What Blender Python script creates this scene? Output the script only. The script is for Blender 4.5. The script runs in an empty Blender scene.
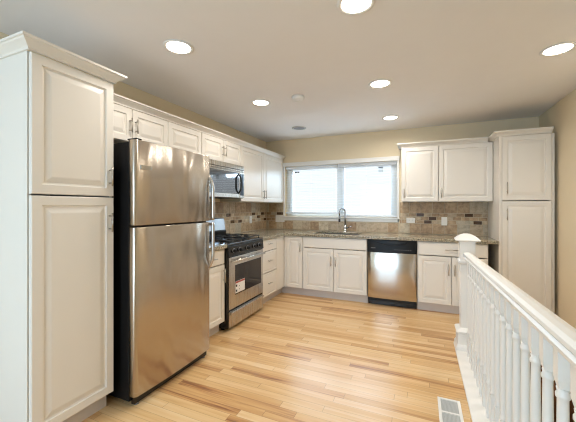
import bpy, bmesh, math, random
from mathutils import Vector, Matrix
C = bpy.context.scene.collection
S = bpy.context.scene
PI = math.pi

# ------------------------------------------------------------------ camera
cam_d = bpy.data.cameras.new('camera')
cam = bpy.data.objects.new('camera', cam_d)
C.objects.link(cam)
cam_d.sensor_width = 36.0
cam_d.sensor_fit = 'HORIZONTAL'
cam_d.lens = 36.0 * 307.92 / 576.0
cam_d.shift_x = 0.0030
cam_d.shift_y = -0.0083
cam_d.clip_start = 0.02
cam.location = (0, 0, 1.3123)
cam.rotation_euler = (PI / 2, 0, 0.4121)
S.camera = cam
S.cycles.filter_width = 1.1

# ------------------------------------------------------------------ exposure, world, daylight
S.view_settings.view_transform = 'Standard'
S.view_settings.look = 'None'
S.view_settings.exposure = 0.60
S.view_settings.gamma = 1.0
S.view_settings.use_curve_mapping = False

LAMP_POWER = 4.4
KITCHEN_SKY = 170.0
REAR_SKY = 71.0

w = bpy.data.worlds.new('daylight_sky')
S.world = w
w.use_nodes = True
bg = w.node_tree.nodes['Background']
wt = w.node_tree.nodes.new('ShaderNodeTexCoord')
ws = w.node_tree.nodes.new('ShaderNodeSeparateXYZ')
wr_ = w.node_tree.nodes.new('ShaderNodeValToRGB')
w.node_tree.links.new(wt.outputs['Generated'], ws.inputs[0])
w.node_tree.links.new(ws.outputs[2], wr_.inputs[0])
wr_.color_ramp.elements[0].position = 0.0
wr_.color_ramp.elements[0].color = (0.86, 0.90, 0.94, 1)      # bright ground below the horizon
wr_.color_ramp.elements[1].position = 0.06
wr_.color_ramp.elements[1].color = (0.88, 0.94, 1.0, 1)       # overcast sky
w.node_tree.links.new(wr_.outputs[0], bg.inputs[0])
bg.inputs[1].default_value = 0.78


def area(name, loc, rot, sx, sy, power, col):
    d = bpy.data.lights.new(name, 'AREA')
    d.shape = 'RECTANGLE'
    d.size = sx
    d.size_y = sy
    d.energy = power
    d.color = col
    o = bpy.data.objects.new(name, d)
    C.objects.link(o)
    o.location = loc
    o.rotation_euler = rot
    return o


# daylight coming in through the kitchen window and through the wide glazed opening of the room behind
area('kitchen_window_daylight', (-1.22, 5.95, 2.50), (math.radians(-64), 0, 0), 2.6, 1.1, KITCHEN_SKY, (0.60, 0.80, 1.0))
area('rear_window_daylight', (-1.35, -2.5, 1.35), (PI / 2, 0, 0), 1.7, 2.0, REAR_SKY, (0.50, 0.74, 1.0))


# ------------------------------------------------------------------ helpers
def lin(r, g, b):
    def f(c):
        c /= 255.0
        return c / 12.92 if c <= 0.04045 else ((c + 0.055) / 1.055) ** 2.4
    return (f(r), f(g), f(b), 1.0)


class MB:
    """collects shapes; build() links them as ONE mesh object"""

    def __init__(self):
        self.bm = bmesh.new()
        self.mi = 0

    def _mark(self, faces):
        for f in faces:
            f.material_index = self.mi

    def box(self, x0, x1, y0, y1, z0, z1, bevel=0.0, seg=2):
        x0, x1 = min(x0, x1), max(x0, x1)
        y0, y1 = min(y0, y1), max(y0, y1)
        z0, z1 = min(z0, z1), max(z0, z1)
        t = bmesh.new()
        r = bmesh.ops.create_cube(t, size=1.0)
        for v in r['verts']:
            v.co = Vector(((x0 + x1) / 2 + v.co.x * (x1 - x0), (y0 + y1) / 2 + v.co.y * (y1 - y0), (z0 + z1) / 2 + v.co.z * (z1 - z0)))
        if bevel > 0:
            bmesh.ops.bevel(t, geom=list(t.edges), offset=bevel, segments=seg, affect='EDGES', profile=0.5, clamp_overlap=True)
        self.merge(t)
        return self

    def merge(self, t, mat=None):
        vm = {}
        for v in t.verts:
            vm[v] = self.bm.verts.new(mat @ v.co if mat else v.co)
        for f in t.faces:
            try:
                nf = self.bm.faces.new([vm[v] for v in f.verts])
                nf.material_index = self.mi
                nf.smooth = f.smooth
            except ValueError:
                pass
        t.free()

    def cyl(self, p0, p1, r0, r1=None, seg=16, cap=True):
        r1 = r0 if r1 is None else r1
        p0, p1 = Vector(p0), Vector(p1)
        ax = (p1 - p0).normalized()
        u = ax.orthogonal().normalized()
        v = ax.cross(u)
        A = [self.bm.verts.new(p0 + (u * math.cos(2 * PI * i / seg) + v * math.sin(2 * PI * i / seg)) * r0) for i in range(seg)]
        B = [self.bm.verts.new(p1 + (u * math.cos(2 * PI * i / seg) + v * math.sin(2 * PI * i / seg)) * r1) for i in range(seg)]
        for i in range(seg):
            f = self.bm.faces.new((A[i], A[(i + 1) % seg], B[(i + 1) % seg], B[i]))
            f.smooth = True
            f.material_index = self.mi
        if cap:
            self._mark([self.bm.faces.new(list(reversed(A))), self.bm.faces.new(B)])
        return self

    def tube(self, pts, r, seg=10, flat=1.0):
        pts = [Vector(p) for p in pts]
        rings = []
        ref = None
        for i, p in enumerate(pts):
            d = (pts[min(i + 1, len(pts) - 1)] - pts[max(i - 1, 0)]).normalized()
            if ref is None:
                ref = d.orthogonal().normalized()
            u = (ref - d * ref.dot(d)).normalized()
            ref = u
            v = d.cross(u)
            rr = r[i] if isinstance(r, (list, tuple)) else r
            rings.append([self.bm.verts.new(p + u * math.cos(2 * PI * k / seg) * rr + v * math.sin(2 * PI * k / seg) * rr * flat) for k in range(seg)])
        for a, b in zip(rings, rings[1:]):
            for k in range(seg):
                f = self.bm.faces.new((a[k], a[(k + 1) % seg], b[(k + 1) % seg], b[k]))
                f.smooth = True
                f.material_index = self.mi
        self._mark([self.bm.faces.new(list(reversed(rings[0]))), self.bm.faces.new(rings[-1])])
        return self

    def lathe(self, prof, cx=0, cy=0, seg=20, smooth=True):
        rings = []
        for r, z in prof:
            rings.append([self.bm.verts.new((cx + r * math.cos(2 * PI * k / seg), cy + r * math.sin(2 * PI * k / seg), z)) for k in range(seg)])
        for a, b in zip(rings, rings[1:]):
            for k in range(seg):
                f = self.bm.faces.new((a[k], a[(k + 1) % seg], b[(k + 1) % seg], b[k]))
                f.smooth = smooth
                f.material_index = self.mi
        self._mark([self.bm.faces.new(list(reversed(rings[0]))), self.bm.faces.new(rings[-1])])
        return self

    def squares(self, prof, cx=0, cy=0):
        """stack of square rings: (half width, z)"""
        rings = []
        for r, z in prof:
            rings.append([self.bm.verts.new((cx + a * r, cy + b * r, z)) for a, b in ((-1, -1), (1, -1), (1, 1), (-1, 1))])
        for a, b in zip(rings, rings[1:]):
            for k in range(4):
                self._mark([self.bm.faces.new((a[k], a[(k + 1) % 4], b[(k + 1) % 4], b[k]))])
        self._mark([self.bm.faces.new(list(reversed(rings[0]))), self.bm.faces.new(rings[-1])])
        return self

    def prism(self, outline, z0, z1, axis='z', smooth=False):
        """extrude a closed outline; axis z: outline (x,y); axis x: outline (y,z); axis y: outline (x,z)"""
        def P(a, b, t):
            return {'z': (a, b, t), 'x': (t, a, b), 'y': (a, t, b)}[axis]
        A = [self.bm.verts.new(P(a, b, z0)) for a, b in outline]
        B = [self.bm.verts.new(P(a, b, z1)) for a, b in outline]
        n = len(outline)
        fs = []
        for i in range(n):
            f = self.bm.faces.new((A[i], A[(i + 1) % n], B[(i + 1) % n], B[i]))
            f.smooth = smooth
            fs.append(f)
        fs.append(self.bm.faces.new(list(reversed(A))))
        fs.append(self.bm.faces.new(B))
        self._mark(fs)
        return self

    def panel(self, x0, x1, z0, z1, yb, rings):
        """rectangular panel facing -y built of rings (inset, depth in front of yb)"""
        vs = []
        for ins, dep in rings:
            vs.append([self.bm.verts.new((a, yb - dep, b)) for a, b in ((x0 + ins, z0 + ins), (x1 - ins, z0 + ins), (x1 - ins, z1 - ins), (x0 + ins, z1 - ins))])
        for a, b in zip(vs, vs[1:]):
            for k in range(4):
                self._mark([self.bm.faces.new((a[k], a[(k + 1) % 4], b[(k + 1) % 4], b[k]))])
        self._mark([self.bm.faces.new(list(reversed(vs[0]))), self.bm.faces.new(vs[-1])])
        return self

    def cells(self, xs, ys, z0, z1, keep):
        """solid slab over the grid cells for which keep(xmid, ymid)"""
        V = {}

        def vert(i, j, k):
            if (i, j, k) not in V:
                V[(i, j, k)] = self.bm.verts.new((xs[i], ys[j], z1 if k else z0))
            return V[(i, j, k)]
        nx, ny = len(xs) - 1, len(ys) - 1
        on = {(i, j) for i in range(nx) for j in range(ny) if keep((xs[i] + xs[i + 1]) / 2, (ys[j] + ys[j + 1]) / 2)}
        fs = []
        for i, j in on:
            fs.append(self.bm.faces.new((vert(i, j, 1), vert(i + 1, j, 1), vert(i + 1, j + 1, 1), vert(i, j + 1, 1))))
            fs.append(self.bm.faces.new((vert(i, j + 1, 0), vert(i + 1, j + 1, 0), vert(i + 1, j, 0), vert(i, j, 0))))
            for di, dj, a, b in ((-1, 0, (i, j + 1), (i, j)), (1, 0, (i + 1, j), (i + 1, j + 1)), (0, -1, (i, j), (i + 1, j)), (0, 1, (i + 1, j + 1), (i, j + 1))):
                if (i + di, j + dj) not in on:
                    fs.append(self.bm.faces.new((vert(*a, 0), vert(*b, 0), vert(*b, 1), vert(*a, 1))))
        self._mark(fs)
        return self

    def sweep(self, path, prof, left=True):
        """sweep a closed profile (out, z) along an open xy path with mitred corners"""
        pts = [Vector((p[0], p[1])) for p in path]
        rings = []
        for i, p in enumerate(pts):
            def nrm(a, b):
                d = (b - a).normalized()
                return Vector((-d.y, d.x)) if left else Vector((d.y, -d.x))
            ns = []
            if i > 0:
                ns.append(nrm(pts[i - 1], p))
            if i < len(pts) - 1:
                ns.append(nrm(p, pts[i + 1]))
            m = ns[0] if len(ns) == 1 else (ns[0] + ns[1]) / (1 + ns[0].dot(ns[1]))
            rings.append([self.bm.verts.new((p.x + m.x * o, p.y + m.y * o, z)) for o, z in prof])
        n = len(prof)
        for a, b in zip(rings, rings[1:]):
            for k in range(n):
                self._mark([self.bm.faces.new((a[k], a[(k + 1) % n], b[(k + 1) % n], b[k]))])
        self._mark([self.bm.faces.new(list(reversed(rings[0]))), self.bm.faces.new(rings[-1])])
        return self

    def build(self, name, mat, parent=None, bevel=0.0, loc=None):
        bmesh.ops.recalc_face_normals(self.bm, faces=list(self.bm.faces))
        me = bpy.data.meshes.new(name)
        self.bm.to_mesh(me)
        self.bm.free()
        for m in (mat if isinstance(mat, (list, tuple)) else [mat]):
            me.materials.append(m)
        o = bpy.data.objects.new(name, me)
        C.objects.link(o)
        if parent:
            o.parent = parent
        if loc:
            o.location = loc
        if bevel:
            md = o.modifiers.new('edge', 'BEVEL')
            md.width = bevel
            md.segments = 2
            md.limit_method = 'ANGLE'
            md.angle_limit = math.radians(40)
        return o


def tag(o, label, cat, group=None):
    o['label'] = label
    o['category'] = cat
    if group:
        o['group'] = group
    return o


def thing(name, label, cat, loc=(0, 0, 0), rz=0.0, group=None):
    o = bpy.data.objects.new(name, None)
    o.empty_display_size = 0.05
    C.objects.link(o)
    o.location = loc
    o.rotation_euler = (0, 0, rz)
    return tag(o, label, cat, group)


def struct(o):
    o['kind'] = 'structure'
    return o


# ------------------------------------------------------------------ materials
def base_mat(name):
    m = bpy.data.materials.new(name)
    m.use_nodes = True
    nt = m.node_tree
    return m, nt, nt.nodes['Principled BSDF']


def node(nt, t, **kw):
    n = nt.nodes.new(t)
    for k, v in kw.items():
        setattr(n, k, v)
    return n


def paint(name, col, rough=0.5, var=0.03, bump=0.0, scale=8.0, coat=0.0, metal=0.0, spec=0.5):
    """painted / plain surface with slight procedural unevenness"""
    m, nt, b = base_mat(name)
    tc = node(nt, 'ShaderNodeTexCoord')
    no = node(nt, 'ShaderNodeTexNoise')
    no.inputs['Scale'].default_value = scale
    no.inputs['Detail'].default_value = 4
    nt.links.new(tc.outputs['Object'], no.inputs['Vector'])
    mx = node(nt, 'ShaderNodeMix', data_type='RGBA')
    mx.inputs[6].default_value = tuple(c * (1 - var) for c in col[:3]) + (1,)
    mx.inputs[7].default_value = tuple(min(1, c * (1 + var)) for c in col[:3]) + (1,)
    nt.links.new(no.outputs['Fac'], mx.inputs[0])
    nt.links.new(mx.outputs[2], b.inputs['Base Color'])
    b.inputs['Roughness'].default_value = rough
    b.inputs['Metallic'].default_value = metal
    b.inputs['Coat Weight'].default_value = coat
    b.inputs['Specular IOR Level'].default_value = spec
    if bump:
        n2 = node(nt, 'ShaderNodeTexNoise')
        n2.inputs['Scale'].default_value = 180
        nt.links.new(tc.outputs['Object'], n2.inputs['Vector'])
        bp = node(nt, 'ShaderNodeBump')
        bp.inputs['Strength'].default_value = bump
        bp.inputs['Distance'].default_value = 0.002
        nt.links.new(n2.outputs['Fac'], bp.inputs['Height'])
        nt.links.new(bp.outputs['Normal'], b.inputs['Normal'])
    return m


def steel(name, col, rough, wave=0.0, stretch=(60, 60, 0.6), aniso=0.0):
    """brushed stainless steel; wave = slow unevenness of the sheet"""
    m, nt, b = base_mat(name)
    tc = node(nt, 'ShaderNodeTexCoord')
    mp = node(nt, 'ShaderNodeMapping')
    mp.inputs['Scale'].default_value = stretch
    nt.links.new(tc.outputs['Object'], mp.inputs['Vector'])
    no = node(nt, 'ShaderNodeTexNoise')
    no.inputs['Scale'].default_value = 6
    no.inputs['Detail'].default_value = 5
    nt.links.new(mp.outputs[0], no.inputs['Vector'])
    mr = node(nt, 'ShaderNodeMapRange')
    mr.inputs['To Min'].default_value = rough * 0.85
    mr.inputs['To Max'].default_value = rough * 1.2
    nt.links.new(no.outputs['Fac'], mr.inputs['Value'])
    nt.links.new(mr.outputs[0], b.inputs['Roughness'])
    b.inputs['Base Color'].default_value = col
    b.inputs['Metallic'].default_value = 1.0
    if aniso:
        b.inputs['Anisotropic'].default_value = aniso
        b.inputs['Anisotropic Rotation'].default_value = 0.25
        tg = node(nt, 'ShaderNodeTangent', direction_type='RADIAL', axis='Z')
        nt.links.new(tg.outputs[0], b.inputs['Tangent'])
    if wave:
        mp2 = node(nt, 'ShaderNodeMapping')
        mp2.inputs['Scale'].default_value = (1.8, 1.8, 0.40)
        mp2.inputs['Rotation'].default_value = (0.25, 0.2, 0.0)
        nt.links.new(tc.outputs['Object'], mp2.inputs['Vector'])
        n2 = node(nt, 'ShaderNodeTexNoise')
        n2.inputs['Scale'].default_value = 2.6
        n2.inputs['Detail'].default_value = 1.0
        nt.links.new(mp2.outputs[0], n2.inputs['Vector'])
        bp = node(nt, 'ShaderNodeBump')
        bp.inputs['Strength'].default_value = wave
        bp.inputs['Distance'].default_value = 0.05
        nt.links.new(n2.outputs['Fac'], bp.inputs['Height'])
        nt.links.new(bp.outputs['Normal'], b.inputs['Normal'])
    return m


def floor_mat():
    m, nt, b = base_mat('wood_strip_floor')
    L = nt.links

    def math_(op, a, c=None):
        n = node(nt, 'ShaderNodeMath', operation=op)
        for i, v in enumerate((a, c)):
            if v is None:
                continue
            if isinstance(v, (int, float)):
                n.inputs[i].default_value = v
            else:
                L.new(v, n.inputs[i])
        return n.outputs[0]
    tc = node(nt, 'ShaderNodeTexCoord')
    sp = node(nt, 'ShaderNodeSeparateXYZ')
    L.new(tc.outputs['Object'], sp.inputs[0])
    x, y = sp.outputs[0], sp.outputs[1]
    ROW, LEN = 0.063, 0.92
    yr = math_('DIVIDE', y, ROW)
    row = math_('FLOOR', yr)
    wn = node(nt, 'ShaderNodeTexWhiteNoise', noise_dimensions='1D')
    L.new(row, wn.inputs['W'])
    xs = math_('DIVIDE', math_('ADD', x, math_('MULTIPLY', wn.outputs['Value'], 3.7)), LEN)
    pl = math_('FLOOR', xs)
    cv = node(nt, 'ShaderNodeCombineXYZ')
    L.new(row, cv.inputs[0])
    L.new(pl, cv.inputs[1])
    w2 = node(nt, 'ShaderNodeTexWhiteNoise', noise_dimensions='2D')
    L.new(cv.outputs[0], w2.inputs['Vector'])
    rnd = w2.outputs['Value']
    # grain
    gv = node(nt, 'ShaderNodeCombineXYZ')
    L.new(math_('MULTIPLY', x, 1.6), gv.inputs[0])
    L.new(math_('MULTIPLY', y, 34.0), gv.inputs[1])
    L.new(math_('MULTIPLY', rnd, 57.0), gv.inputs[2])
    gn = node(nt, 'ShaderNodeTexNoise')
    gn.inputs['Scale'].default_value = 1.0
    gn.inputs['Detail'].default_value = 5
    gn.inputs['Distortion'].default_value = 0.6
    L.new(gv.outputs[0], gn.inputs['Vector'])
    fac = math_('ADD', math_('MULTIPLY', math_('POWER', rnd, 1.5), 0.70), math_('MULTIPLY', math_('SUBTRACT', gn.outputs['Fac'], 0.5), 1.15))
    fac = math_('ADD', fac, 0.15)
    cr = node(nt, 'ShaderNodeValToRGB')
    e = cr.color_ramp.elements
    e[0].position = 0.0
    e[0].color = lin(228, 197, 152)
    e[1].position = 1.0
    e[1].color = lin(146, 98, 66)
    for p, c in ((0.25, (222, 185, 134)), (0.5, (213, 171, 117)), (0.76, (201, 154, 100)), (0.90, (178, 127, 80))):
        k = e.new(p)
        k.color = lin(*c)
    L.new(fac, cr.inputs[0])
    # joints
    fy = math_('FRACT', yr)
    fx = math_('FRACT', xs)
    ey = math_('MINIMUM', fy, math_('SUBTRACT', 1.0, fy))
    ex = math_('MINIMUM', fx, math_('SUBTRACT', 1.0, fx))
    jt = math_('MAXIMUM', math_('LESS_THAN', ey, 0.016), math_('LESS_THAN', ex, 0.0016))
    mx = node(nt, 'ShaderNodeMix', data_type='RGBA')
    mx.inputs[7].default_value = lin(120, 76, 44)
    L.new(math_('MULTIPLY', jt, 0.55), mx.inputs[0])
    L.new(cr.outputs[0], mx.inputs[6])
    L.new(mx.outputs[2], b.inputs['Base Color'])
    b.inputs['Roughness'].default_value = 0.29
    b.inputs['Specular IOR Level'].default_value = 0.45
    bp = node(nt, 'ShaderNodeBump')
    bp.inputs['Strength'].default_value = 0.12
    bp.inputs['Distance'].default_value = 0.001
    L.new(math_('SUBTRACT', gn.outputs['Fac'], jt), bp.inputs['Height'])
    L.new(bp.outputs['Normal'], b.inputs['Normal'])
    return m


def stone(name, cols, scale, rough, detail=8, bump=0.0):
    m, nt, b = base_mat(name)
    tc = node(nt, 'ShaderNodeTexCoord')
    no = node(nt, 'ShaderNodeTexNoise')
    no.inputs['Scale'].default_value = scale
    no.inputs['Detail'].default_value = detail
    no.inputs['Roughness'].default_value = 0.65
    nt.links.new(tc.outputs['Object'], no.inputs['Vector'])
    cr = node(nt, 'ShaderNodeValToRGB')
    e = cr.color_ramp.elements
    n = len(cols)
    e[0].position, e[0].color = 0.30, cols[0]
    e[1].position, e[1].color = 0.70, cols[-1]
    for i, c in enumerate(cols[1:-1]):
        k = e.new(0.30 + 0.40 * (i + 1) / (n - 1))
        k.color = c
    nt.links.new(no.outputs['Fac'], cr.inputs[0])
    nt.links.new(cr.outputs[0], b.inputs['Base Color'])
    b.inputs['Roughness'].default_value = rough
    if bump:
        bp = node(nt, 'ShaderNodeBump')
        bp.inputs['Strength'].default_value = bump
        bp.inputs['Distance'].default_value = 0.003
        nt.links.new(no.outputs['Fac'], bp.inputs['Height'])
        nt.links.new(bp.outputs['Normal'], b.inputs['Normal'])
    return m


def emit(name, col, strength):
    m, nt, b = base_mat(name)
    b.inputs['Base Color'].default_value = col
    b.inputs['Emission Color'].default_value = col
    b.inputs['Emission Strength'].default_value = strength
    return m


def glass(name):
    m = bpy.data.materials.new(name)
    m.use_nodes = True
    nt = m.node_tree
    nt.nodes.remove(nt.nodes['Principled BSDF'])
    out = nt.nodes['Material Output']
    tr = node(nt, 'ShaderNodeBsdfTransparent')
    tr.inputs[0].default_value = (0.97, 0.985, 0.99, 1)
    gl = node(nt, 'ShaderNodeBsdfGlossy')
    gl.inputs['Roughness'].default_value = 0.02
    mx = node(nt, 'ShaderNodeMixShader')
    mx.inputs[0].default_value = 0.012
    nt.links.new(tr.outputs[0], mx.inputs[1])
    nt.links.new(gl.outputs[0], mx.inputs[2])
    nt.links.new(mx.outputs[0], out.inputs[0])
    return m


def slat_mat():
    m, nt, b = base_mat('white_blind_slat')
    b.inputs['Base Color'].default_value = (0.86, 0.88, 0.90, 1)
    b.inputs['Roughness'].default_value = 0.5
    tl = node(nt, 'ShaderNodeBsdfTranslucent')
    tl.inputs[0].default_value = (0.86, 0.9, 0.95, 1)
    mx = node(nt, 'ShaderNodeMixShader')
    mx.inputs[0].default_value = 0.06
    out = nt.nodes['Material Output']
    nt.links.new(b.outputs[0], mx.inputs[1])
    nt.links.new(tl.outputs[0], mx.inputs[2])
    nt.links.new(mx.outputs[0], out.inputs[0])
    return m


M = {}
M['cab'] = paint('white_cabinet_paint', lin(232, 226, 216), 0.38, 0.012)
M['kick'] = paint('toe_kick_paint', lin(212, 203, 196), 0.5, 0.03)
M['trim'] = paint('white_trim_paint', lin(238, 235, 229), 0.35, 0.015)
M['wall'] = paint('tan_wall_paint', lin(232, 215, 183), 0.85, 0.02, 0.15)
M['ceil'] = paint('ceiling_paint', lin(242, 239, 236), 0.9, 0.015, 0.15)
M['floor'] = floor_mat()
M['steel'] = steel('brushed_steel', lin(196, 190, 182), 0.27)
M['fridge'] = steel('refrigerator_steel', lin(188, 177, 163), 0.25, wave=0.7, stretch=(2, 2, 120), aniso=0.55)
M['dwsteel'] = steel('dishwasher_steel', lin(196, 188, 178), 0.17, stretch=(2, 2, 120), aniso=0.6)
M['sinksteel'] = steel('shade_darkened_sink_steel', lin(120, 116, 110), 0.4)  # darker than the other steel: shade under the worktop rim put into the colour
M['nickel'] = steel('brushed_nickel', lin(186, 180, 170), 0.3)
M['chrome'] = steel('chrome', lin(178, 180, 184), 0.12)
M['black'] = paint('black_enamel', lin(20, 19, 19), 0.22, 0.05)
M['blackpl'] = paint('black_plastic', lin(20, 20, 20), 0.34, 0.05, spec=0.25)
M['iron'] = paint('cast_iron', lin(18, 18, 18), 0.55, 0.1)
M['fside'] = paint('textured_black_side', lin(22, 20, 19), 0.5, 0.08, 0.4, spec=0.15)
M['bglass'] = paint('black_glass', lin(14, 13, 13), 0.05, 0.02)
M['bglass'].node_tree.nodes['Principled BSDF'].inputs['IOR'].default_value = 2.6
M['oglass'] = paint('oven_glass', lin(40, 30, 23), 0.07, 0.1, spec=0.35)
M['counter'] = stone('speckled_granite', [lin(58, 50, 42), lin(120, 110, 92), lin(160, 149, 126), lin(196, 187, 164), lin(106, 92, 72)], 62, 0.16, 4)
M['grout'] = paint('tile_grout', lin(206, 192, 168), 0.9, 0.05)
TILE = [stone('travertine_%s' % n, [lin(*a), lin(*b), lin(*c)], 22, 0.5, 7, 0.2) for n, a, b, c in (
    ('sand', (158, 138, 112), (190, 170, 142), (208, 190, 162)),
    ('honey', (148, 120, 90), (182, 154, 120), (202, 176, 142)),
    ('umber', (134, 108, 80), (168, 140, 108), (190, 164, 130)),
    ('grey', (158, 146, 126), (184, 172, 150), (202, 190, 168)),
    ('cream', (172, 154, 126), (202, 186, 158), (218, 204, 178)))]
M['accent'] = paint('dark_glass_tile', lin(84, 60, 44), 0.2, 0.25, 0, 60)
M['glass'] = glass('window_glass')
M['slat'] = slat_mat()
M['lamp'] = emit('lit_lamp_lens', (1.0, 0.93, 0.82, 1), 9.0)
M['paper'] = paint('white_paper', lin(236, 232, 226), 0.7)
M['red'] = paint('red_print', lin(176, 84, 70), 0.7)
M['ink'] = paint('black_print', lin(20, 20, 20), 0.7)
M['plastic'] = paint('white_plastic', lin(238, 234, 226), 0.4)
M['slot'] = paint('dark_slot', lin(60, 56, 52), 0.6)
M['carpet'] = paint('brown_carpet', lin(104, 70, 44), 0.95, 0.35, 0.8, 70)
M['grille'] = paint('grey_grille', lin(196, 196, 192), 0.45)
M['dim'] = paint('unlit_lens', lin(140, 142, 148), 0.5)
M['display'] = paint('window_reflection_panel', lin(206, 216, 224), 0.12, 0.02)  # pale blue paints in the window's reflection on the range backguard
M['display'].node_tree.nodes['Principled BSDF'].inputs['Metallic'].default_value = 0.6
M['bluepanel'] = paint('control_glass', lin(46, 60, 78), 0.12, 0.05)
M['grey'] = paint('legend_grey', lin(120, 120, 120), 0.5)

# ------------------------------------------------------------------ room shell
XL, XR, YB, YR, H = -2.49, 1.36, 4.8155, -2.2, 2.44
STX, STY0, STY1 = 0.485, 0.25, 3.34          # stairwell opening

fl = MB().cells([XL - .15, STX, XR + .15], [YR - .15, STY0, STY1, YB + .15], -0.06, 0.0,
                lambda x, y: not (x > STX and STY0 < y < STY1)).build('floor', M['floor'])
struct(fl)
struct(MB().box(XL - .15, XR + .15, YR - .15, YB + .15, H, H + .12).build('ceiling', M['ceil']))
struct(MB().box(XL - .15, XL, YR, YB, -0.06, H).build('wall_left', M['wall']))
struct(MB().box(XR, XR + .15, YR, YB, -2.3, H).build('wall_right', M['wall']))
# back wall with the window hole
WX0, WX1, WZ0, WZ1 = -2.125, -0.320, 1.14, 1.985
mb = MB()
mb.box(XL - .15, WX0, YB, YB + .15, -0.06, H)
mb.box(WX1, XR + .15, YB, YB + .15, -0.06, H)
mb.box(WX0, WX1, YB, YB + .15, -0.06, WZ0)
mb.box(WX0, WX1, YB, YB + .15, WZ1, H)
struct(mb.build('wall_back', M['wall']))
# wall of the room behind the camera, with a wide glazed opening
mb = MB()
mb.box(XL - .15, -2.25, YR - .15, YR, -0.06, H)
mb.box(-.45, XR + .15, YR - .15, YR, -0.06, H)
mb.box(-2.25, -.45, YR - .15, YR, -0.06, 0.1)
mb.box(-2.25, -.45, YR - .15, YR, 2.2, H)
struct(mb.build('wall_rear', M['wall']))
wr = struct(MB().box(-2.25, -.45, YR - .09, YR - .08, 0.1, 2.2).build('window_2', M['glass']))
mb = MB()
for xx in (-2.25, -1.38, -.51):
    mb.box(xx, xx + .06, YR - .12, YR - .05, 0.1, 2.2)
mb.box(-2.19, -.51, YR - .12, YR - .05, 0.1, 0.16)
mb.box(-2.19, -.51, YR - .12, YR - .05, 2.14, 2.2)
mb.build('window_frame', M['trim'], wr)
# stairwell side and end walls below the floor
mb = MB()
mb.box(STX - .08, STX, STY0, STY1, -2.3, -0.06)
struct(mb.build('wall_stairwell_left', M['wall']))
struct(MB().box(STX - .08, XR, STY0 - .08, STY0, -2.3, -0.06).build('wall_stairwell_end', M['wall']))

# kitchen window: casing, sashes, glass
wn = struct(MB().box(WX0 + .02, WX1 - .02, 4.93, 4.936, WZ0 + .03, WZ1 - .02).build('window_1', M['glass']))
mb = MB()
yo = YB - .018
mb.box(WX0 - .028, WX0, yo, YB + .0, WZ0 - .06, WZ1 + .06, .004)
mb.box(WX1, WX1 + .028, yo, YB, WZ0 - .06, WZ1 + .06, .004)
mb.box(WX0 - .034, WX1 + .034, yo - .020, YB, WZ1, WZ1 + .062, .004)
mb.box(WX0 - .034, WX1 + .034, yo - .022, YB, WZ0 - .018, WZ0, .004)
mb.box(WX0 - .028, WX1 + .028, yo, YB, WZ0 - .065, WZ0 - .018, .004)
mb.build('window_casing', M['trim'], wn)
mb = MB()
for a, b in ((WX0, WX0 + .105), (-1.255, -1.125), (WX1 - .10, WX1)):
    mb.box(a, b, 4.905, 4.96, WZ0, WZ1, .003)
mb.box(WX0 + .10, WX1 - .10, 4.91, 4.955, WZ0, WZ0 + .06, .003)
mb.box(WX0 + .10, WX1 - .10, 4.91, 4.955, WZ1 - .06, WZ1, .003)
mb.build('window_sash', M['trim'], wn)
mb = MB()
mb.box(-1.99, -1.955, 4.925, 4.93, 1.885, 1.905)
mb.box(-1.945, -1.91, 4.925, 4.93, 1.885, 1.905)
mb.build('sticker', M['ink'], wn)
mb = MB()
mb.box(-0.60, -0.53, 4.925, 4.93, 1.905, 1.925)
mb.build('sticker', M['ink'], wn)
mb = MB()
mb.box(-0.60, -0.53, 4.925, 4.93, 1.83, 1.895)
mb.build('sticker', M['grille'], wn)


# ------------------------------------------------------------------ blinds
def blind(x0, x1, zb, label):
    t = thing('window_blind', label, 'blind', ((x0 + x1) / 2, 4.865, zb), 0, 'blinds in the kitchen window')
    hw = (x1 - x0) / 2
    top = WZ1 - zb
    MB().box(-hw, hw, -.03, .03, top - .045, top - .002, .003).build('head_rail', M['slat'], t)
    mb = MB()
    z = .075
    ti = math.radians(3)
    while z < top - .06:
        c, s_ = math.cos(ti) * .025, math.sin(ti) * .025
        mb.prism([(-c, z - s_ - .0016), (c, z + s_ - .0016), (c, z + s_ + .0016), (-c, z - s_ + .0016)], -hw + .004, hw - .004, 'x')
        z += .043
    mb.build('slats', M['slat'], t)
    MB().box(-hw, hw, -.026, .026, 0, .03, .004).build('bottom_rail', M['slat'], t)
    mb = MB()
    for f in (-.82, 0, .82):
        for yy in (-.025, .025):
            mb.cyl((hw * f, yy, .02), (hw * f, yy, top - .04), .0009, seg=5)
    mb.build('ladder_cord', M['slat'], t)
    mb = MB()
    mb.cyl((-hw + .07, -.034, .35), (-hw + .07, -.034, top - .05), .004, seg=8)
    mb.build('tilt_wand', M['plastic'], t)
    return t


blind(WX0 + .006, -1.232, 1.185, 'white slatted blind over the left half of the kitchen window')
blind(-1.218, WX1 - .006, 1.150, 'white slatted blind over the right half of the kitchen window, beside the wall cabinets')

# ------------------------------------------------------------------ cabinets
DOOR_T = .020
RAISED = [(0, 0), (0, .016), (.004, .020), (.050, .020), (.054, .0125), (.063, .0110), (.066, .0120), (.090, .0190), (.096, .020)]
FLAT = [(0, 0), (0, .015), (.005, .019), (.012, .020)]


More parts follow.
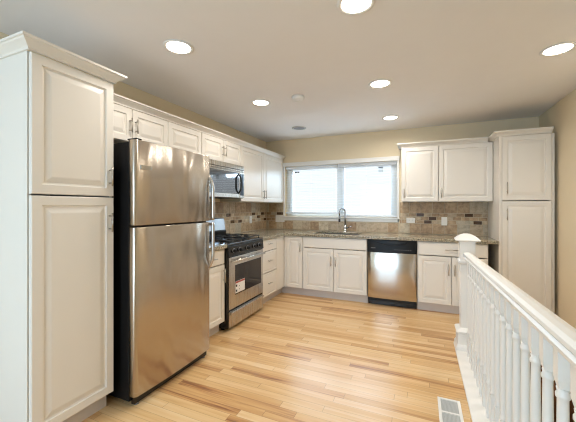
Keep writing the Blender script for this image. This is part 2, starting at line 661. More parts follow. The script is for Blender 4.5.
def pull(parent, x, z, length, vertical, yf, r=.0055):
    """bar pull; x,z centre; yf = local y of the door face"""
    mb = MB()
    h = length / 2
    if vertical:
        mb.cyl((x, yf - .030, z - h), (x, yf - .030, z + h), r, seg=10)
        for s in (-1, 1):
            mb.cyl((x, yf - .030, z + s * h * .68), (x, yf + .001, z + s * h * .68), r * .8, seg=8)
    else:
        mb.cyl((x - h, yf - .030, z), (x + h, yf - .030, z), r, seg=10)
        for s in (-1, 1):
            mb.cyl((x + s * h * .68, yf - .030, z), (x + s * h * .68, yf + .001, z), r * .8, seg=8)
    return mb.build('handle', M['nickel'], parent)


def cabinet_door(t, x0, x1, z0, z1, df, hx=None, hz=None, name='door', hl=.14, prof=None, vertical=True):
    """df = depth of the finished door face in front of the wall plane"""
    g = .0022
    w_ = min(x1 - x0, z1 - z0)
    pr = prof or RAISED
    if w_ < .25 and prof is None:
        k = max(.5, w_ / .25)
        pr = [(a * k, d) for a, d in RAISED]
    d = MB().panel(x0 + g, x1 - g, z0 + g, z1 - g, -(df - DOOR_T), pr).build(name, M['cab'], t)
    if hx is not None:
        pull(d, hx, hz, hl, vertical, -df)
    return d


def carcass(t, x0, x1, depth, z0, z1, top=True):
    th = .018
    mb = MB()
    mb.box(x0, x0 + th, -depth, 0, z0, z1)
    mb.box(x1 - th, x1, -depth, 0, z0, z1)
    mb.box(x0 + th, x1 - th, -depth, 0, z0, z0 + th)
    mb.box(x0 + th, x1 - th, -th, 0, z0 + th, z1)
    if top:
        mb.box(x0 + th, x1 - th, -depth, -th, z1 - th, z1)
    else:
        mb.box(x0 + th, x1 - th, -depth, -depth + .09, z1 - th, z1)
    return mb.build('body', M['cab'], t)


def toe_kick(t, x0, x1, df):
    MB().box(x0, x1, -(df - .075), -(df - .090), 0, .114).build('toe_kick', M['kick'], t)


G = .001
DF = .62          # base door face depth
LW = (XL + .0)    # left wall plane
UDF = .331        # wall cabinet door face depth
ZU0, ZU1 = 1.372, 2.108
ZB0, ZB1 = .114, .876


def left(y0):
    return (XL + .001, y0, 0)


def back(x0):
    return (x0, YB - .001, 0)


# --- tall cabinet, left foreground
y0, y1 = .911, 1.381
t = thing('tall_cabinet', 'tall white pantry cabinet in the left foreground beside the refrigerator', 'cabinet', left(y0), PI / 2)
wd = y1 - y0
TDF = .669
carcass(t, 0, wd, TDF - DOOR_T - .004, ZB0, ZU1)
toe_kick(t, 0, wd, TDF)
MB().box(0, .018, -(TDF - .075), 0, 0, .114).build('plinth_side', M['cab'], t)
MB().box(wd - .018, wd, -(TDF - .09), 0, 0, .114).build('plinth_side', M['cab'], t)
cabinet_door(t, .004, wd, 1.374, ZU1 - .003, TDF, wd - .034, 1.50, hl=.12)
cabinet_door(t, .004, wd, ZB0, 1.370, TDF, wd - .034, 1.21, hl=.12)
CROWN = [(0, 0), (.010, .0), (.012, .010), (.018, .016), (.030, .026), (.044, .036), (.048, .042), (.056, .044), (.056, .056), (0, .056)]


def crown(path, z, parent=None, name='crown_moulding', left_=False):
    return MB().sweep(path, [(a, z + b) for a, b in CROWN], left_).build(name, M['cab'], parent)


crown([(0, 0), (0, -TDF + .004), (wd, -TDF + .004), (wd, 0)], ZU1, t, left_=False)

# --- wall cabinets on the left wall
UY = [1.412, 2.190, 2.669, 3.453, 4.812]


def wall_cab(loc, rz, wid, z0, doors, label, group, depth=UDF):
    t = thing('upper_cabinet', label, 'cabinet', (loc[0], loc[1], z0), rz, group)
    carcass(t, G, wid - G, depth - DOOR_T, 0, ZU1 - z0)
    for a, b, hx in doors:
        short = ZU1 - z0 < .5
        zz = .0
        hl = .115 if short else .125
        cabinet_door(t, a + .001, b - .001, .002, ZU1 - z0 - .003, depth, hx, (.135 if short else .115), hl=hl)
    return t


GL = 'white cabinets along the left wall'
wall_cab(left(UY[0]), PI / 2, UY[1] - UY[0], 1.83, [(0, .389, .362), (.389, .778, .416)],
         'short white two-door wall cabinet above the refrigerator', GL)
wall_cab(left(UY[1]), PI / 2, UY[2] - UY[1], 1.83, [(0, UY[2] - UY[1], None)],
         'short white single-door wall cabinet without a visible handle, between refrigerator and microwave cabinets', GL)
hw = (UY[3] - UY[2]) / 2
wall_cab(left(UY[2]), PI / 2, UY[3] - UY[2], 1.83, [(0, hw, hw - .028), (hw, 2 * hw, hw + .028)],
         'short white two-door wall cabinet right above the microwave', GL)
wall_cab(left(UY[3]), PI / 2, UY[4] - UY[3], ZU0, [(0, .645, .612), (.645, UY[4] - UY[3], .678)],
         'full-height white two-door wall cabinet in the corner left of the window', GL)
cm = crown([(XL + UDF - .012, 1.434), (XL + UDF - .012, YB - .002)], ZU1, left_=False)
tag(cm, 'long white crown moulding over the wall cabinets along the left wall', 'moulding')

# --- wall cabinets and tall cabinet on the back wall
RX = [-.245, .212, .814]
GB = 'white wall cabinets right of the window'
wall_cab(back(RX[0]), 0, RX[1] - RX[0], ZU0, [(0, RX[1] - RX[0], .036)], 'narrower white wall cabinet just right of the window', GB)
wall_cab(back(RX[1]), 0, RX[2] - RX[1], ZU0, [(0, RX[2] - RX[1], .034)], 'wider white wall cabinet next to the right-hand tall cabinet', GB)
cm = crown([(RX[0], YB - .002), (RX[0], YB - UDF + .012), (.758, YB - UDF + .012)], ZU1, left_=False)
tag(cm, 'short white crown moulding over the two wall cabinets right of the window', 'moulding')
x0, x1 = .817, 1.300
t = thing('tall_cabinet', 'tall white pantry cabinet against the right wall, behind the railing', 'cabinet', back(x0), 0)
wd = x1 - x0
carcass(t, 0, wd, DF - DOOR_T, ZB0, ZU1)
toe_kick(t, 0, wd, DF)
MB().box(0, .018, -(DF - .09), 0, 0, .114).build('plinth_side', M['cab'], t)
MB().box(wd - .018, wd, -(DF - .09), 0, 0, .114).build('plinth_side', M['cab'], t)
MB().box(.0, .0265, -(DF - .001), -(DF - DOOR_T + .0005), ZB0, ZU1 - .001).build('face_stile', M['cab'], t)
cabinet_door(t, .028, wd - .004, 1.376, ZU1 - .003, DF, .075, 1.52, hl=.13)
cabinet_door(t, .028, wd - .004, ZB0, 1.371, DF, .075, 1.22, hl=.13)
MB().box(wd + .001, wd + .028, -(DF - .03), -(DF - .05), 0, ZU1).build('filler_strip', M['cab'], t)
crown([(0, 0), (0, -DF + .012), (wd, -DF + .012)], ZU1, t)

# --- base cabinets on the left wall
GBL = 'white base cabinets'
t = thing('base_cabinet', 'narrow white base cabinet squeezed between refrigerator and range', 'cabinet', left(2.225), PI / 2, GBL)
wd = .457
carcass(t, 0, wd, DF - DOOR_T, ZB0, ZB1)
toe_kick(t, 0, wd, DF)
cabinet_door(t, .002, wd - .002, .715, ZB1 - .003, DF, wd / 2, .79, 'drawer', .13, FLAT, False)
cabinet_door(t, .002, wd - .002, ZB0, .709, DF, wd - .035, .60)
t = thing('base_cabinet', 'white three-drawer base cabinet between range and corner', 'cabinet', left(3.472), PI / 2, GBL)
wd = .463
full = 4.190 - 3.472
carcass(t, 0, wd, DF - DOOR_T, ZB0, ZB1)
toe_kick(t, 0, full + .075, DF)
DR = [(0, 0), (0, .015), (.004, .019), (.022, .020), (.026, .016), (.038, .019), (.044, .020)]
for a, b in ((.716, ZB1 - .003), (.428, .710), (ZB0, .422)):
    cabinet_door(t, .002, wd - .001, a, b, DF, wd / 2, (a + b) / 2 + .015, 'drawer', .10, FLAT if a > .7 else DR, False)
MB().box(wd + .001, full - .001, -(DF - .02), -(DF - .002), ZB0, ZB1).build('corner_filler', M['cab'], t)

# --- base cabinets on the back wall
cx0 = -1.868
t = thing('base_cabinet', 'white corner base cabinet with one narrow door left of the sink', 'cabinet', back(cx0), 0, GBL)
wd = -1.577 - cx0
carcass(t, .012, wd - G, DF - DOOR_T, ZB0, ZB1)
toe_kick(t, -.075 + .0, wd, DF)
cabinet_door(t, .032, wd - .004, ZB0, ZB1 - .003, DF, wd - .032, .715, hl=.13)
MB().box(.001, .030, -(DF - .002), -(DF - .02), ZB0, ZB1).build('corner_filler', M['cab'], t)

t = thing('base_cabinet', 'wide white two-door sink base cabinet under the faucet', 'cabinet', back(-1.575), 0, GBL)
wd = .915
carcass(t, G, wd - G, DF - DOOR_T, ZB0, ZB1, top=False)
toe_kick(t, 0, wd, DF)
cabinet_door(t, .004, wd - .004, .717, ZB1 - .003, DF, None, None, 'false_drawer_front', prof=FLAT)
cabinet_door(t, .004, wd / 2, ZB0, .712, DF, wd / 2 - .032, .545, hl=.135)
cabinet_door(t, wd / 2, wd - .004, ZB0, .712, DF, wd / 2 + .032, .545, hl=.135)

t = thing('base_cabinet', 'white base cabinet with drawer over two doors right of the dishwasher', 'cabinet', back(-.040), 0, GBL)
wd = .757
carcass(t, G, wd - G, DF - DOOR_T, ZB0, ZB1)
toe_kick(t, 0, wd, DF)
MB().box(wd - .018, wd, -(DF - .09), 0, 0, .114).build('plinth_side', M['cab'], t)
cabinet_door(t, .006, wd - .003, .705, ZB1 - .003, DF, wd / 2, .785, 'drawer', .14, FLAT, False)
cabinet_door(t, .006, wd / 2, ZB0, .699, DF, wd / 2 - .032, .545, hl=.135)
cabinet_door(t, wd / 2, wd - .003, ZB0, .699, DF, wd / 2 + .032, .545, hl=.135)

# ------------------------------------------------------------------ worktops, sink, faucet
CZ0, CZ1 = .878, .917
SX0, SX1, SY0, SY1 = -1.45, -.79, 4.285, 4.665
ex, ey = XL + DF + .030, YB - DF - .030
mb = MB().cells([XL + .001, ex, SX0, SX1, .815], [3.470, ey, SY0, SY1, YB - .001], CZ1 - .022, CZ1,
                lambda x, y: (x < ex or y > ey) and not (SX0 < x < SX1 and SY0 < y < SY1))
mb.cells([ex - .022, ex, .815], [3.470, ey, ey + .022], CZ0, CZ1 - .0222, lambda x, y: x < ex or y > ey)
tag(mb.build('worktop', M['counter'], None, .005), 'L-shaped speckled granite worktop with the sink under the window', 'worktop')
mb = MB().box(XL + .001, ex, 2.223, 2.684, CZ0, CZ1, .005)
tag(mb.build('worktop', M['counter']), 'small granite worktop between refrigerator and range', 'worktop')

t = thing('kitchen_sink', 'stainless undermount sink set in the granite worktop below the window', 'sink', ((SX0 + SX1) / 2, (SY0 + SY1) / 2, .70))
hx, hy = (SX1 - SX0) / 2, (SY1 - SY0) / 2
mb = MB()
top = CZ1 - .022 - .70 - .001
mb.box(-hx - .004, hx + .004, -hy - .004, -hy + .0, 0, top)
mb.box(-hx - .004, hx + .004, hy, hy + .004, 0, top)
mb.box(-hx - .004, -hx, -hy, hy, 0, top)
mb.box(hx, hx + .004, -hy, hy, 0, top)
mb.box(-hx, hx, -hy, hy, 0, .004)
mb.build('basin', M['sinksteel'], t)
MB().lathe([(.05, .0045), (.05, .007), (.04, .007), (.036, .005)], 0, .02).build('drain', M['chrome'], t)

t = thing('kitchen_faucet', 'chrome gooseneck faucet behind the sink in front of the window', 'faucet', (-1.072, 4.725, CZ1))
MB().lathe([(.028, 0), (.028, .006), (.022, .012), (.021, .10), (.017, .108)]).build('base', M['chrome'], t)
pts = [(0, 0, .10), (0, 0, .22), (0, 0, .30)]
for k in range(1, 12):
    a = PI * k / 11
    pts.append((-.035 * (1 - math.cos(a)) * .9, -.055 * (1 - math.cos(a)), .30 + .060 * math.sin(a)))
pts.append((-.063, -.110, .25))
MB().tube(pts, .0115, 12).build('spout', M['chrome'], t)
sh = MB().cyl((-.063, -.110, .252), (-.063, -.110, .178), .013, .016, 14).build('spray_head', M['chrome'], t)
MB().cyl((-.063, -.110, .1775), (-.063, -.110, .158), .016, .015, 14).build('nozzle', M['blackpl'], sh)
mb = MB().cyl((.018, 0, .065), (.040, 0, .065), .014, seg=12)
mb.tube([(.038, 0, .066), (.07, -.01, .082), (.105, -.018, .086)], [.008, .007, .006], 8)
mb.build('lever', M['chrome'], t)

# ------------------------------------------------------------------ backsplash tiles
rng = random.Random(7)


def splash_tiles(mb, u0, u1, z0, z1, ztop, P, accents, half):
    """P(u, d, z)->point; tiles stand proud of the grout bed"""
    rows = [(.922, 1.064, .152, None), (1.064, 1.1135, .101, 1), (1.1135, 1.163, .101, 2), (1.163, 1.2125, .101, 3), (1.2125, 1.37, .152, None), (1.37, 1.53, .152, None)]
    for ri, (a, b, ln, acc) in enumerate(rows):
        a_, b_ = max(a, z0), min(b, z1)
        if b_ - a_ < .012:
            continue
        off = (.4 * ln * (ri % 2)) + half
        k = math.floor((u0 - off) / ln)
        while off + k * ln < u1:
            c0, c1 = max(u0, off + k * ln), min(u1, off + (k + 1) * ln)
            k += 1
            if c1 - c0 < .012:
                continue
            mid = (c0 + c1) / 2
            mi = rng.choice([1, 1, 2, 2, 3, 3, 4, 5])
            if acc and any(r == acc and abs(mid - v) < .049 for r, v in accents):
                mi = 6
            mb.mi = mi
            g = .0028
            t_ = bmesh.new()
            p = [(c0 + g, a_ + g), (c1 - g, a_ + g), (c1 - g, b_ - g), (c0 + g, b_ - g)]
            q = [(c0 + g + .003, a_ + g + .003), (c1 - g - .003, a_ + g + .003), (c1 - g - .003, b_ - g - .003), (c0 + g + .003, b_ - g - .003)]
            dd = .010 + rng.uniform(-.0006, .0006)
            A = [t_.verts.new(P(u, .004, z)) for u, z in p]
            B = [t_.verts.new(P(u, dd - .002, z)) for u, z in p]
            D = [t_.verts.new(P(u, dd, z)) for u, z in q]
            for r0, r1 in ((A, B), (B, D)):
                for i in range(4):
                    t_.faces.new((r0[i], r0[(i + 1) % 4], r1[(i + 1) % 4], r1[i]))
            t_.faces.new(D)
            t_.faces.new(list(reversed(A)))
            mb.merge(t_)


SM = [M['grout']] + TILE + [M['accent']]
mb = MB()
mb.box(XL + .001, XL + .006, 2.195, YB - .001, CZ1 + .001, ZU0 - .002)
acc = [(3, 3.607), (3, 4.001), (3, 4.318), (3, 4.623), (2, 4.476), (1, 3.796), (1, 3.903), (1, 4.732), (3, 3.10), (2, 2.85)]
splash_tiles(mb, 2.195, YB - .012, .918, ZU0 - .002, 0, lambda u, d, z: (XL + d, u, z), acc, .022)
tag(mb.build('tile_backsplash', SM), 'travertine tile backsplash with dark accents on the left wall behind the range', 'backsplash')
mb = MB()
yb0 = YB - .001
for a, b, z1 in ((XL + .012, WX0 - .036, ZU0 - .002), (WX0 - .035, WX1 + .035, WZ0 - .067), (WX1 + .036, .815, ZU0 - .002)):
    mb.mi = 0
    mb.box(a, b, yb0 - .005, yb0, CZ1 + .001, z1)
    splash_tiles(mb, a, b, .918, z1, 0, lambda u, d, z: (u, yb0 - d, z), [(3, -.028), (2, .112), (1, .066), (3, .572), (1, .678), (3, -2.235), (3, -2.16)], .0)
tag(mb.build('tile_backsplash', SM), 'travertine tile backsplash with dark accents on the back wall below the window', 'backsplash')


# ------------------------------------------------------------------ outlets
def outlet(loc, rz, label, hor=False, double=1, switch=False):
    t = thing('wall_outlet' if not switch else 'light_switch', label, 'outlet' if not switch else 'switch', loc, rz, 'electrical plates on the backsplash')
    ww, hh = .036 * double + (.012 if double > 1 else 0), .058
    if hor:
        ww, hh = hh, ww
    MB().box(-ww, ww, -.006, 0, -hh, hh, .002).build('plate', M['plastic'], t)
    if switch:
        for dx in ((-.023, .023) if double > 1 else (0,)):
            MB().box(dx - .016, dx + .016, -.011, -.004, -.033, .033, .002).build('rocker', M['plastic'], t)
    else:
        for s in (-1, 1):
            cx, cz = (s * .020, 0) if hor else (0, s * .020)
            r = MB().box(cx - .014, cx + .014, -.008, -.005, cz - .014, cz + .014, .001).build('socket', M['plastic'], t)
            mb = MB()
            if hor:
                for q in (-.006, .006):
                    mb.box(cx - .005, cx + .005, -.0086, -.007, q - .0012, q + .0012)
            else:
                for q in (-.006, .006):
                    mb.box(q - .0012, q + .0012, -.0086, -.007, cz - .005, cz + .005)
            mb.build('slot', M['slot'], r)
    return t


outlet((XL + .0118, 4.254, 1.10), PI / 2, 'white outlet on the left wall tiles beside the range')
outlet((-2.216, YB - .0128, 1.10), 0, 'white double switch plate in the corner just left of the window', double=2, switch=True)
outlet((-.135, YB - .0128, 1.107), 0, 'white outlet lying sideways on the tiles just right of the window', hor=True)
outlet((.298, YB - .0128, 1.103), 0, 'upright white switch on the tiles under the wider right wall cabinet', switch=True)

# ------------------------------------------------------------------ refrigerator
FY0, FY1, FX = 1.430, 2.212, -1.680
t = thing('refrigerator', 'stainless steel top-freezer refrigerator with black sides, standing on the wood floor', 'refrigerator', left(FY0), PI / 2)
fw = FY1 - FY0
fd = FX - XL               # front depth
bd = fd - .070
FT = 1.748
MB().box(.004, fw - .004, -bd, -.03, .03, FT - .012, .004).build('body', M['fside'], t)
MB().box(.02, fw - .02, -bd - .028, -bd + .0, .012, .066).build('base_grille', M['black'], t)
for sx in (.05, fw - .05):
    MB().cyl((sx, -bd - .012, 0), (sx, -bd - .012, .014), .018, .014).build('foot', M['grey'], t)
    MB().cyl((sx, -.10, 0), (sx, -.10, .031), .018).build('foot', M['black'], t)


def door_outline(w_, d0, d1, bulge, r=.028):
    pts = [(0, -d0), (w_, -d0)]
    n = 6
    for k in range(n + 1):
        a = k / n * PI / 2
        pts.append((w_ - r + r * math.cos(a), -(d1 - bulge - r + r * math.sin(a))))
    for k in range(1, 12):
        u = k / 12
        xx = (w_ - r) + (r - (w_ - r)) * u
        pts.append((xx, -(d1 - bulge + bulge * (1 - (2 * u - 1) ** 2))))
    for k in range(n + 1):
        a = PI / 2 + k / n * PI / 2
        pts.append((r + r * math.cos(a), -(d1 - bulge - r + r * math.sin(a))))
    return pts


def smooth_sides(o):
    for p in o.data.polygons:
        p.use_smooth = abs(p.normal.z) < .5
    return o


def fridge_door(name, z0, z1):
    mb = MB().prism(door_outline(fw, bd + .006, fd, .012), z0, z1, 'z')
    return smooth_sides(mb.build(name, M['fridge'], t, .004))


def arc_handle(parent, x, za, zb, out):
    """bar handle: bows in to the door at za, square mount at the door seam zb"""
    pts = []
    n = 18
    yb = -(fd - .020) + .006
    for k in range(n + 1):
        u = k / n
        off = out * math.sin(min(1, u / .30) * PI / 2)
        pts.append((x, yb - off, za + (zb - za) * u))
    mb = MB().tube(pts, .0150, 12, .9)
    sg = 1 if zb > za else -1
    mb.box(x - .012, x + .012, yb - out, yb + .004, zb - sg * .026, zb - sg * .002, .003)
    return mb.build('handle', M['steel'], parent)


ZS = 1.180
d1_ = fridge_door('freezer_door', ZS + .006, FT)
d2_ = fridge_door('refrigerator_door', .068, ZS - .006)
arc_handle(d1_, fw - .016, 1.585, ZS + .010, .050)
arc_handle(d2_, fw - .016, .765, ZS - .010, .050)
MB().box(.040, .128, -(fd + .0015 - .006), -(fd - .012), 1.556, 1.584, .002).build('badge', M['nickel'], d1_)
MB().box(.014, .060, -(fd - .018), -(bd - .03), FT + .001, FT + .011, .004).build('hinge_cover', M['black'], t)
MB().box(.0, fw, -bd - .006, -bd, .07, FT - .004).build('gasket', M['black'], t)

# ------------------------------------------------------------------ range
RY0, RY1 = 2.688, 3.466
t = thing('gas_range', 'stainless and black gas range set between the base cabinets on the left wall', 'range', left(RY0 + .002), PI / 2)
rw = RY1 - RY0 - .004
rd = .622
MB().box(.0, rw, -rd - .024, -.02, .03, .895).build('body', M['black'], t)
for sx in (.04, rw - .04):
    MB().cyl((sx, -.56, 0), (sx, -.56, .031), .018).build('foot', M['black'], t)
    MB().cyl((sx, -.08, 0), (sx, -.08, .031), .018).build('foot', M['black'], t)
MB().box(0, rw, -rd - .030, -.02, .896, .918, .006).build('cooktop', M['black'], t)
cp = MB().prism([(-rd - .0245, .774), (-rd - .040, .782), (-rd - .030, .892), (-rd - .0245, .894)], .0, rw, 'x').build('control_panel', M['black'], t, .003)
for kx in (.10, .22, .38, .54, .66):
    k = MB().cyl((kx, -rd - .034, .838), (kx, -rd - .062, .834), .021, .018, 18)
    k.box(kx - .004, kx + .004, -rd - .069, -rd - .056, .818, .851, .002)
    k = k.build('knob', M['blackpl'], t)
    MB().cyl((kx, -rd - .034, .838), (kx, -rd - .0395, .8375), .025, seg=18).build('bezel', M['grey'], k)
od = MB().box(.016, rw - .006, -rd - .034, -rd - .0245, .224, .768, .003).build('oven_door', M['steel'], t)
MB().box(.130, rw - .060, -rd - .0365, -rd - .0335, .358, .678, .001).build('oven_window', M['oglass'], od)
mb = MB().cyl((.035, -rd - .072, .728), (rw - .035, -rd - .072, .728), .013, seg=14)
for sx in (.06, rw - .06):
    mb.cyl((sx, -rd - .072, .728), (sx, -rd - .028, .728), .010, seg=10)
mb.build('handle', M['steel'], od)
tg = MB().box(.128, .320, -rd - .0385, -rd - .0367, .372, .500).build('paper_tag', M['paper'], od)
tg['label'] = 'white paper tag with red header and black marks'
MB().box(.130, .318, -rd - .0394, -rd - .0385, .478, .498).build('header_strip', M['red'], tg)
for a, b in ((.150, .452), (.150, .398), (.205, .440), (.205, .405)):
    s_ = .012 if a < .2 else .005
    MB().box(a - s_, a + s_, -rd - .0394, -rd - .0385, b - s_, b + s_).build('printed_mark', M['ink'], tg)
dr = MB().box(.016, rw - .006, -rd - .034, -rd - .0245, .034, .202, .003).build('storage_drawer', M['steel'], t)
mb = MB().prism([(-rd - .033, .165), (-rd - .056, .172), (-rd - .058, .196), (-rd - .033, .200)], .03, rw - .03, 'x')
mb.build('handle', M['steel'], dr, .003)
# burners and grates
for bx in (.20, rw - .20):
    for by in (-.20, -.47):
        MB().lathe([(.050, .9175), (.050, .924), (.036, .926), (.036, .934), (.028, .937)], bx, by, 18).build('burner', M['iron'], t)
for gx in (.02, rw / 2 + .004):
    mb = MB()
    gx1 = gx + rw / 2 - .024
    zt0, zt1 = .938, .950
    for yy in (-.085, -.335, -.605):
        mb.box(gx, gx1, yy - .006, yy + .006, zt0, zt1, .002)
    for xx in (gx, gx1 - .012):
        mb.box(xx, xx + .012, -.611, -.079, zt0, zt1, .002)
    mx_ = (gx + gx1) / 2
    mb.box(mx_ - .006, mx_ + .006, -.605, -.50, zt0, zt1)
    mb.box(mx_ - .006, mx_ + .006, -.44, -.23, zt0, zt1)
    mb.box(mx_ - .006, mx_ + .006, -.17, -.085, zt0, zt1)
    for yy in (-.20, -.47):
        mb.box(gx, mx_ - .045, yy - .006, yy + .006, zt0, zt1)
        mb.box(mx_ + .045, gx1, yy - .006, yy + .006, zt0, zt1)
    for xx in (gx + .001, gx1 - .011):
        for yy in (-.60, -.345, -.09):
            mb.box(xx, xx + .010, yy - .005, yy + .005, .9175, zt0)
    mb.build('grate', M['iron'], t)
bgp = MB().prism([(-.020, .918), (-.095, .918), (-.095, .985), (-.085, 1.000), (-.060, 1.150), (-.020, 1.158)], .0, rw, 'x').build('backguard', M['blackpl'], t, .003)
MB().prism([(-.0868, 1.000), (-.0625, 1.146), (-.0645, 1.148), (-.0890, 1.001)], .012, rw - .012, 'x').build('display_panel', M['display'], bgp)

# ------------------------------------------------------------------ microwave
MY0, MY1 = 2.676, 3.430
t = thing('microwave', 'stainless over-the-range microwave hanging under the short wall cabinet', 'microwave', (XL + .001, MY0, 1.412), PI / 2)
mw, md_, mh = MY1 - MY0, .375, .414
MB().box(0, mw, -md_, -.012, 0, mh, .004).build('body', M['blackpl'], t)
MB().box(0, mw, -md_ - .022, -md_ - .001, mh - .078, mh, .004).build('vent_panel', M['steel'], t)
MB().box(.02, mw - .02, -md_ - .0235, -md_ - .021, mh - .060, mh - .052).build('vent_slot', M['slot'], t)
dm = MB().box(0, mw - .118, -md_ - .025, -md_ - .001, .004, mh - .082, .005).build('door', M['steel'], t)
MB().box(.035, mw - .125, -md_ - .0275, -md_ - .024, .052, mh - .098, .002).build('door_window', M['bglass'], dm)
pts = []
for k in range(15):
    u = k / 14
    s = min(1, min(u, 1 - u) / .25)
    pts.append((mw - .145, -md_ - .022 - .042 * math.sin(s * PI / 2), .058 + .245 * u))
MB().tube(pts, .011, 12).build('handle', M['blackpl'], dm)
cpn = MB().box(mw - .116, mw, -md_ - .024, -md_ - .001, .004, mh - .082, .004).build('control_panel', M['steel'], t)
MB().box(mw - .098, mw - .020, -md_ - .0265, -md_ - .023, .035, mh - .105, .002).build('keypad', M['bluepanel'], cpn)

# ------------------------------------------------------------------ dishwasher
t = thing('dishwasher', 'stainless dishwasher with black control panel between the sink and right base cabinets', 'dishwasher', back(-.654), 0)
dw = .608
MB().box(.003, dw - .003, -.575, -.03, .06, .870).build('body', M['blackpl'], t)
for sx in (.05, dw - .05):
    MB().cyl((sx, -.50, 0), (sx, -.50, .061), .015).build('foot', M['black'], t)
    MB().cyl((sx, -.10, 0), (sx, -.10, .061), .015).build('foot', M['black'], t)
MB().box(.004, dw - .004, -.560, -.545, .004, .098).build('kick_plate', M['black'], t)
# slightly bowed steel door
n = 14
outl = [(.004, -.577), (dw - .004, -.577)]
for k in range(n + 1):
    u = k / n
    outl.append((dw - .004 - (dw - .008) * u, -(.606 + .016 * (1 - (2 * u - 1) ** 2) ** .8)))
dd = MB().prism(outl, .104, .706, 'z').build('door', M['dwsteel'], t, .002)
smooth_sides(dd)
outl2 = [(a, b - .002) for a, b in outl]
cpd = MB().prism(outl2, .712, .868, 'z').build('control_panel', M['blackpl'], t, .003)
pts = []
for k in range(15):
    u = k / 14
    pts.append((.12 + .37 * u, -.628 - .006 * math.sin(PI * u), .836 - .030 * math.sin(PI * u)))
MB().tube(pts, .006, 8).build('handle_lip', M['blackpl'], cpd)
mb = MB()
for k in range(8):
    a = .34 + k * .027
    mb.box(a, a + .014, -.6262, -.618, .748, .754)
mb.build('button', M['grey'], cpd)
MB().box(.045, .105, -.6195, -.612, .758, .766).build('badge', M['grey'], cpd)

# ------------------------------------------------------------------ stair railing
NX, NY = .385, 3.240
t = thing('stair_railing', 'white turned-baluster railing with square newel post along the stairwell', 'railing', (0, 0, 0))
RAILY0 = .30
MB().box(.286, STX, RAILY0, NY + .10, .0005, .020, .004).build('base_board', M['trim'], t)
def rail_drop(y):
    return -.087 + .031 * (3.18 - y)


rail_prof = []
for a, b in ((-.030, .926), (-.034, .940), (-.026, .950), (-.035, .962), (-.034, .974), (-.022, .984), (0, .988), (.022, .984), (.034, .974), (.035, .962), (.026, .950), (.034, .940), (.030, .926)):
    rail_prof.append((NX + a, b))
mb = MB().prism(rail_prof, RAILY0 + .04, NY - .052, 'y')
for v in mb.bm.verts:
    v.co.z += rail_drop(v.co.y)
mb.build('hand_rail', M['trim'], t)
mb = MB().box(NX - .020, NX + .020, RAILY0 + .04, NY - .052, .914, .9255)
for v in mb.bm.verts:
    v.co.z += rail_drop(v.co.y)
mb.build('fillet_strip', M['trim'], t)


def newel(name, y):
    mb = MB()
    h = .056
    mb.squares([(.094, .0205), (.094, .050), (.088, .062), (.082, .072), (.082, .165), (.090, .171), (.092, .187), (.084, .197), (.070, .205), (h, .215),
                (h, .785), (.064, .792), (.070, .800), (.070, .818), (.064, .826), (.060, .832), (.060, .992), (.070, .994), (.076, 1.000)], NX, y)
    o = mb.build(name, M['trim'], t, .0015)
    mb = MB()
    prof = [(.088, 1.0005), (.095, 1.004), (.095, 1.011), (.086, 1.020), (.074, 1.033), (.060, 1.044), (.044, 1.053), (.026, 1.060), (.003, 1.064)]
    mb.squares(prof, NX, y)
    cp = mb.build('cap', M['trim'], o)
    return o


newel('newel_post', NY)
newel('newel_post', RAILY0 - .02)
mb = MB()
q = .0178
mb.squares([(q, .0205), (q, .225), (q * .98, .240)], 0, 0)
mb.lathe([(.0165, .240), (.0182, .246), (.0182, .254), (.0145, .262), (.0165, .290), (.0170, .330), (.0158, .600), (.0143, .746), (.0143, .763), (.0182, .769), (.0182, .779), (.0145, .785), (.0165, .796)], 0, 0, 16)
mb.squares([(.011, .793), (q, .822), (q, .9135)], 0, 0)
for v in mb.bm.verts:
    v.co.z -= .0205
bal = mb.build('baluster', M['trim'], t)
ys = []
yy = 3.058
while yy > RAILY0 + .12:
    ys.append(yy)
    yy -= .1185
for i, yv in enumerate(ys):
    o = bal if i == 0 else bal.copy()
    if i:
        C.objects.link(o)
        o.parent = t
    o.location = (NX, yv, 0.0205)
    o.scale = (1, 1, (.9135 + rail_drop(yv) - .0205) / (.9135 - .0205))

# stairs going down beside the railing
mb = MB()
n = 11
run, rise = .262, .188
for k in range(n):
    z1 = -rise * (k + 1)
    y1_ = STY1 - run * k
    mb.box(STX + .004, XR - .004, y1_ - run - .02, y1_ - .002, z1 - .19, z1, .012)
mb.box(STX + .004, XR - .004, STY1 - .012, STY1 - .002, -.19, -.001)
tag(mb.build('carpeted_stairs', M['carpet']), 'brown carpeted stairs going down behind the white railing', 'stairs')

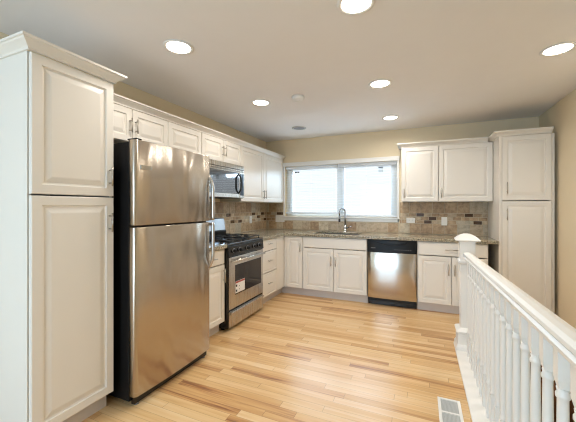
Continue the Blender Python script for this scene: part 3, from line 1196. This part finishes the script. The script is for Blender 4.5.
# ------------------------------------------------------------------ floor vent
t = thing('floor_register', 'white metal floor vent in the wood floor beside the railing', 'vent', (.172, 2.20, 0))
vw, vl = .068, .156
mb = MB()
mb.box(-vw, -vw + .018, -vl, vl, .0005, .006, .002)
mb.box(vw - .018, vw, -vl, vl, .0005, .006, .002)
mb.box(-vw + .018, vw - .018, -vl, -vl + .018, .0005, .006, .002)
mb.box(-vw + .018, vw - .018, vl - .018, vl, .0005, .006, .002)
mb.box(-vw + .018, vw - .018, -.008, .008, .0005, .006, .002)
mb.build('frame', M['trim'], t)
mb = MB()
k = -vl + .024
while k < vl - .022:
    if abs(k) > .012:
        mb.box(-vw + .019, vw - .019, k - .003, k + .003, .0008, .0045)
    k += .0105
mb.build('louvres', M['grille'], t)
MB().box(-vw + .018, vw - .018, -vl + .018, vl - .018, .0003, .0007).build('duct', M['grille'], t)

# ------------------------------------------------------------------ ceiling fittings
LBL = [((-1.573, 1.693), 'lit recessed ceiling light above the refrigerator, nearest the left wall'),
       ((-1.593, 2.958), 'lit recessed ceiling light beside the smoke detector'),
       ((-.344, 2.938), 'lit recessed ceiling light in the middle of the ceiling, right of the smoke detector'),
       ((-.354, 4.118), 'lit recessed ceiling light closest to the window wall'),
       ((-.330, 1.721), 'lit recessed ceiling light cut by the top edge of the photo'),
       ((.901, 2.805), 'lit recessed ceiling light near the right wall above the railing')]
for (lx, ly), lb in LBL:
    t = thing('recessed_light', lb, 'ceiling light', (lx, ly, H), 0, 'recessed ceiling lights')
    MB().lathe([(.104, -.001), (.104, -.006), (.088, -.008), (.080, -.003), (.080, -.001)], 0, 0, 28).build('trim_ring', M['trim'], t)
    MB().lathe([(.079, -.0012), (.079, -.0040), (.060, -.0055)], 0, 0, 28).build('lens', M['lamp'], t)
    d = bpy.data.lights.new('lamp', 'AREA')
    d.shape = 'DISK'
    d.size = .15
    d.energy = LAMP_POWER
    d.color = (1.0, .96, .91)
    d.spread = math.radians(165)
    o = bpy.data.objects.new('lamp', d)
    C.objects.link(o)
    o.parent = t
    o.location = (0, 0, -.012)
t = thing('recessed_light', 'unlit grey recessed ceiling fitting nearest the corner left of the window', 'ceiling light', (-1.61, 4.142, H))
MB().lathe([(.104, -.001), (.104, -.006), (.088, -.008), (.080, -.003), (.080, -.001)], 0, 0, 28).build('trim_ring', M['grille'], t)
MB().lathe([(.079, -.0012), (.079, -.0030)], 0, 0, 28).build('lens', M['dim'], t)
t = thing('smoke_detector', 'round white smoke detector on the ceiling between two lit lights', 'smoke detector', (-1.157, 2.949, H))
MB().lathe([(.066, -.001), (.066, -.026), (.058, -.038), (.030, -.044)], 0, 0, 24).build('housing', M['plastic'], t)
MB().lathe([(.024, -.0445), (.022, -.048)], 0, 0, 20).build('sensor_cap', M['plastic'], t)
